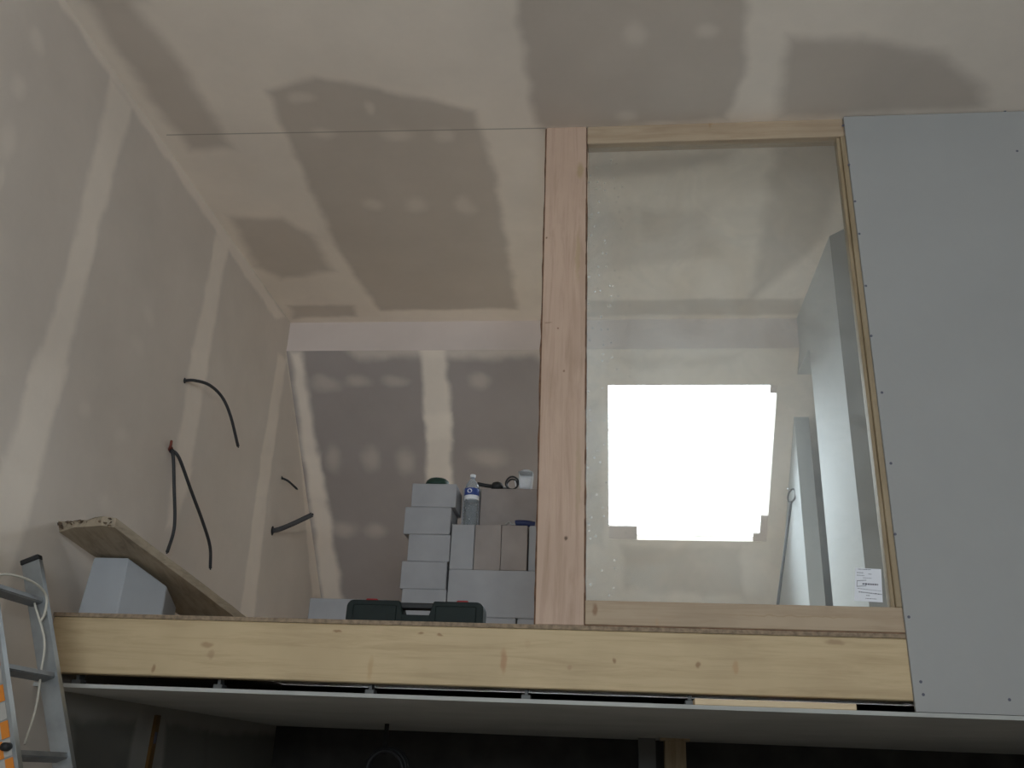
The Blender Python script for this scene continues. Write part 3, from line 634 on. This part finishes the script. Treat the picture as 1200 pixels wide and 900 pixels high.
cable('loose_cable', [(194, 707, XL), (203, 709, -1.82), (212, 711, -1.79)], .012, 'black cable stub under the weathered plank')
bm = NB(); p = PX(200, 522, XL + .006); tube(bm, spline([PX(198, 527, XL), PX(200, 522, XL + .02), PX(201, 517, XL + .012)]), .007, 8)
tag(obj('red_wire', bm, M['copper'], smooth=True, origin=p), 'short red wire end at the hole of the two hanging cables', 'wire')

# ------------------------------------------------------------------ ladder
def stile_x(z): return -1.545 - .425 * z + 0 * z     # right-hand flange at height z (plan units)
zt = .575; ya, yb = 2.47, 2.735
lean = Vector((-.425, 0, 1)).normalized(); across = Vector((1, 0, .425)).normalized(); depthv = Vector((0, 1, 0))
e = empty('ladder', W(stile_x(ZG), (ya + yb) / 2, ZG), 'aluminium ladder leaning on the wall beside the beam', 'ladder')
Lh = (zt - ZG) * math.sqrt(1 + .425 ** 2) * S / 2; zm = (zt + ZG) / 2
sw = .033                            # half width of a stile
def stile(y, ztop):
    c = W(stile_x(zm), y, zm) - across * sw; bm = NB()
    obox(bm, c, across * sw, depthv * .003, lean * Lh)                                              # web
    for s in (-1, 1): obox(bm, c + across * (s * (sw - .002)) + depthv * (.011 if y == yb else .011), across * .003, depthv * .0135, lean * Lh, .001)
    return obj('stile', bm, M['alu'], e)
st1 = stile(yb, zt); st0 = stile(ya, zt)
for y in (ya, yb):
    t = W(stile_x(zt), y, zt) - across * sw
    bm = NB(); obox(bm, t + depthv * .008, across * (sw + .003), depthv * .016, lean * .010, .003); obj('end_cap', bm, M['black'], e)
z = .445
while z > ZG + .1:
    c = W(stile_x(z), (ya + yb) / 2, z) - across * sw; bm = NB()
    hy = (yb - ya) / 2 * S
    obox(bm, c, across * .022, depthv * hy, lean * .011, .003); obox(bm, c + across * .0235, across * .0015, depthv * hy, lean * .008)
    obj('rung', bm, M['alu_dull'], e); z -= .218
for z0 in [-.6 + .0445 * k for k in range(26)]:      # orange and white checks on the outer face of the near stile
    k = round((z0 + .6) / .0445)
    if z0 > .50: break
    c = W(stile_x(z0), ya, z0) - across * (sw * 1.12) + Vector((0, -.0042, 0))
    for s in (-1, 1):
        m_ = 'orange' if (k + (s > 0)) % 2 == 0 else 'white_tape'
        bm = NB(); obox(bm, c + across * (s * .013), across * .013, depthv * .001, lean * .0265); obj('tape_check', bm, M[m_], st0)
for z0 in (.36, .025):
    c = W(stile_x(z0), ya, z0) - across * sw * .6; bm = NB(); tube(bm, [c + Vector((0, -.03, 0)), c + Vector((0, .004, 0))], .013, 12); obj('bolt_knob', bm, M['black'], e, True)
for y in (ya, yb):
    f0 = W(stile_x(ZG), y, ZG) - across * sw; bm = NB(); mbox(bm, f0 + Vector((-.05, -.02, .0)), f0 + Vector((.05, .035, .05)), .008); obj('rubber_foot', bm, M['black'], e)
# cord tied over the top rung
rz = .445; ra = W(stile_x(rz), ya, rz); rb = W(stile_x(rz), yb, rz)
pts = spline([ra + Vector((-.04, .01, .022)), ra.lerp(rb, .3) + Vector((-.01, 0, .045)), ra.lerp(rb, .65) + Vector((.01, 0, .04)), rb + Vector((.012, -.02, .01)), rb + Vector((.02, -.015, -.05)), rb + Vector((0.02, -.03, -.085))])
bm = NB(); tube(bm, pts, .0045, 8)
cord = obj('cord', bm, M['rope'], e, True); cord['label'] = 'thin off-white cord tied round the top rung'
q0 = PF(48, 788, 2.70); q1 = PF(42, 830, 2.66); q2 = PF(29, 872, 2.60)
bm = NB(); tube(bm, spline([rb + Vector((-.02, -.03, -.02)), PF(52, 750, 2.71), q0, q1, q2]), .004, 8); obj('cord_end', bm, M['rope'], cord, True)

# ------------------------------------------------------------------ in the shade under the loft
bm = NB(); a, b = PX(185, 838, -1.82), PX(171, 915, -1.76); obox(bm, (a + b) / 2, (b - a) / 2, Vector((.008, 0, 0)), Vector((0, .022, 0)), .002)
d = (b - a).normalized(); b2 = a + d * ((a.z - .02) / -d.z); bm.free(); bm = NB(); obox(bm, (a + b2) / 2, (b2 - a) / 2, Vector((.008, 0, 0)), Vector((0, .022, 0)), .002)
e = empty('spirit_level', b2, 'long amber straightedge leaning on the wall under the loft', 'straightedge'); obj('rail', bm, M['level'], e)
bm = NB(); obox(bm, a + d * .12, d * .03, Vector((.009, 0, 0)), Vector((0, .012, 0))); obj('vial', bm, M['ink'], e)
x0, x1 = PF(779, 880, 5.0).x / S, PF(804, 880, 5.0).x / S
e = empty('support_post', W((x0 + x1) / 2, 5.05, ZG), 'square timber post standing in the shade under the loft', 'post')
bm = NB(); box(bm, (x0, 5.0, ZG), (x1, 5.1, ZU - .012), .004); obj('shaft', bm, M['stud'], e)
bm = NB(); box(bm, (x0 - .02, 4.99, ZU - .012), (x1 + .02, 5.11, ZU)); obj('head_plate', bm, M['stud'], e)
x0 = PF(748, 880, 5.15).x / S; x1 = PF(768, 880, 5.15).x / S
e = empty('metal_stud', W(x0, 5.1, ZG), 'grey metal stud beside the square timber post', 'stud')
bm = NB(); box(bm, (x0, 5.1, ZG), (x1, 5.104, ZU)); obj('web', bm, M['galv'], e)
for xx in (x0, x1 - .004):
    bm = NB(); box(bm, (xx, 5.104, ZG), (xx + .004, 5.15, ZU)); obj('flange', bm, M['galv'], e)
p0 = PF(452, 895, 4.6); hz = H + ZU * S
e = empty('hose_coil', Vector((p0.x, p0.y, hz)), 'dark coil of hose hanging from a strap under the loft', 'hose')
bm = NB()
for k in range(4):
    rr = .10 + .012 * (k % 2); cc = Vector((p0.x + random.uniform(-.01, .01), p0.y + .02 * k, p0.z - .03 + random.uniform(-.01, .01)))
    tube(bm, [cc + Vector((rr * math.cos(t), 0, rr * math.sin(t))) for t in [2 * math.pi * i / 30 for i in range(31)]], .011, 8)
obj('coils', bm, M['cable'], e, True)
bm = NB(); mbox(bm, Vector((p0.x - .03, p0.y + .02, p0.z + .05)), Vector((p0.x - .005, p0.y + .03, hz)), .002); obj('strap', bm, M['black'], e)

# pole for the skylight, leaning in the corner by the white wall
T = PX(927, 588, .985); Q = PF(912, 705, T.y / S - .12); d = (Q - T).normalized(); F_ = T + d * ((T.z - H - ZF * S) / -d.z)
e = empty('skylight_pole', F_, 'thin dark pole with a loop handle leaning on the white wall', 'pole')
bm = NB(); tube(bm, [F_ + Vector((0, 0, .006)), T], .0095, 10); obj('shaft', bm, M['pole'], e, True)
bm = NB(); up = -d; sx = Vector((.8, -.6, 0)); rr = .05
tube(bm, [T + up * (rr * .95 + rr * math.sin(a)) + sx * (rr * .55 * math.cos(a)) for a in [-math.pi / 2 + 2 * math.pi * k / 24 for k in range(25)]], .006, 8); obj('loop_handle', bm, M['pole'], e, True)
bm = NB(); tube(bm, [T - sx * .015 + up * .09, T - sx * .04 + up * .11], .006, 8); obj('hook', bm, M['steel'], e, True)
bm = NB(); tube(bm, [F_ , F_ + up * .03], .011, 10); obj('rubber_tip', bm, M['black'], e, True)
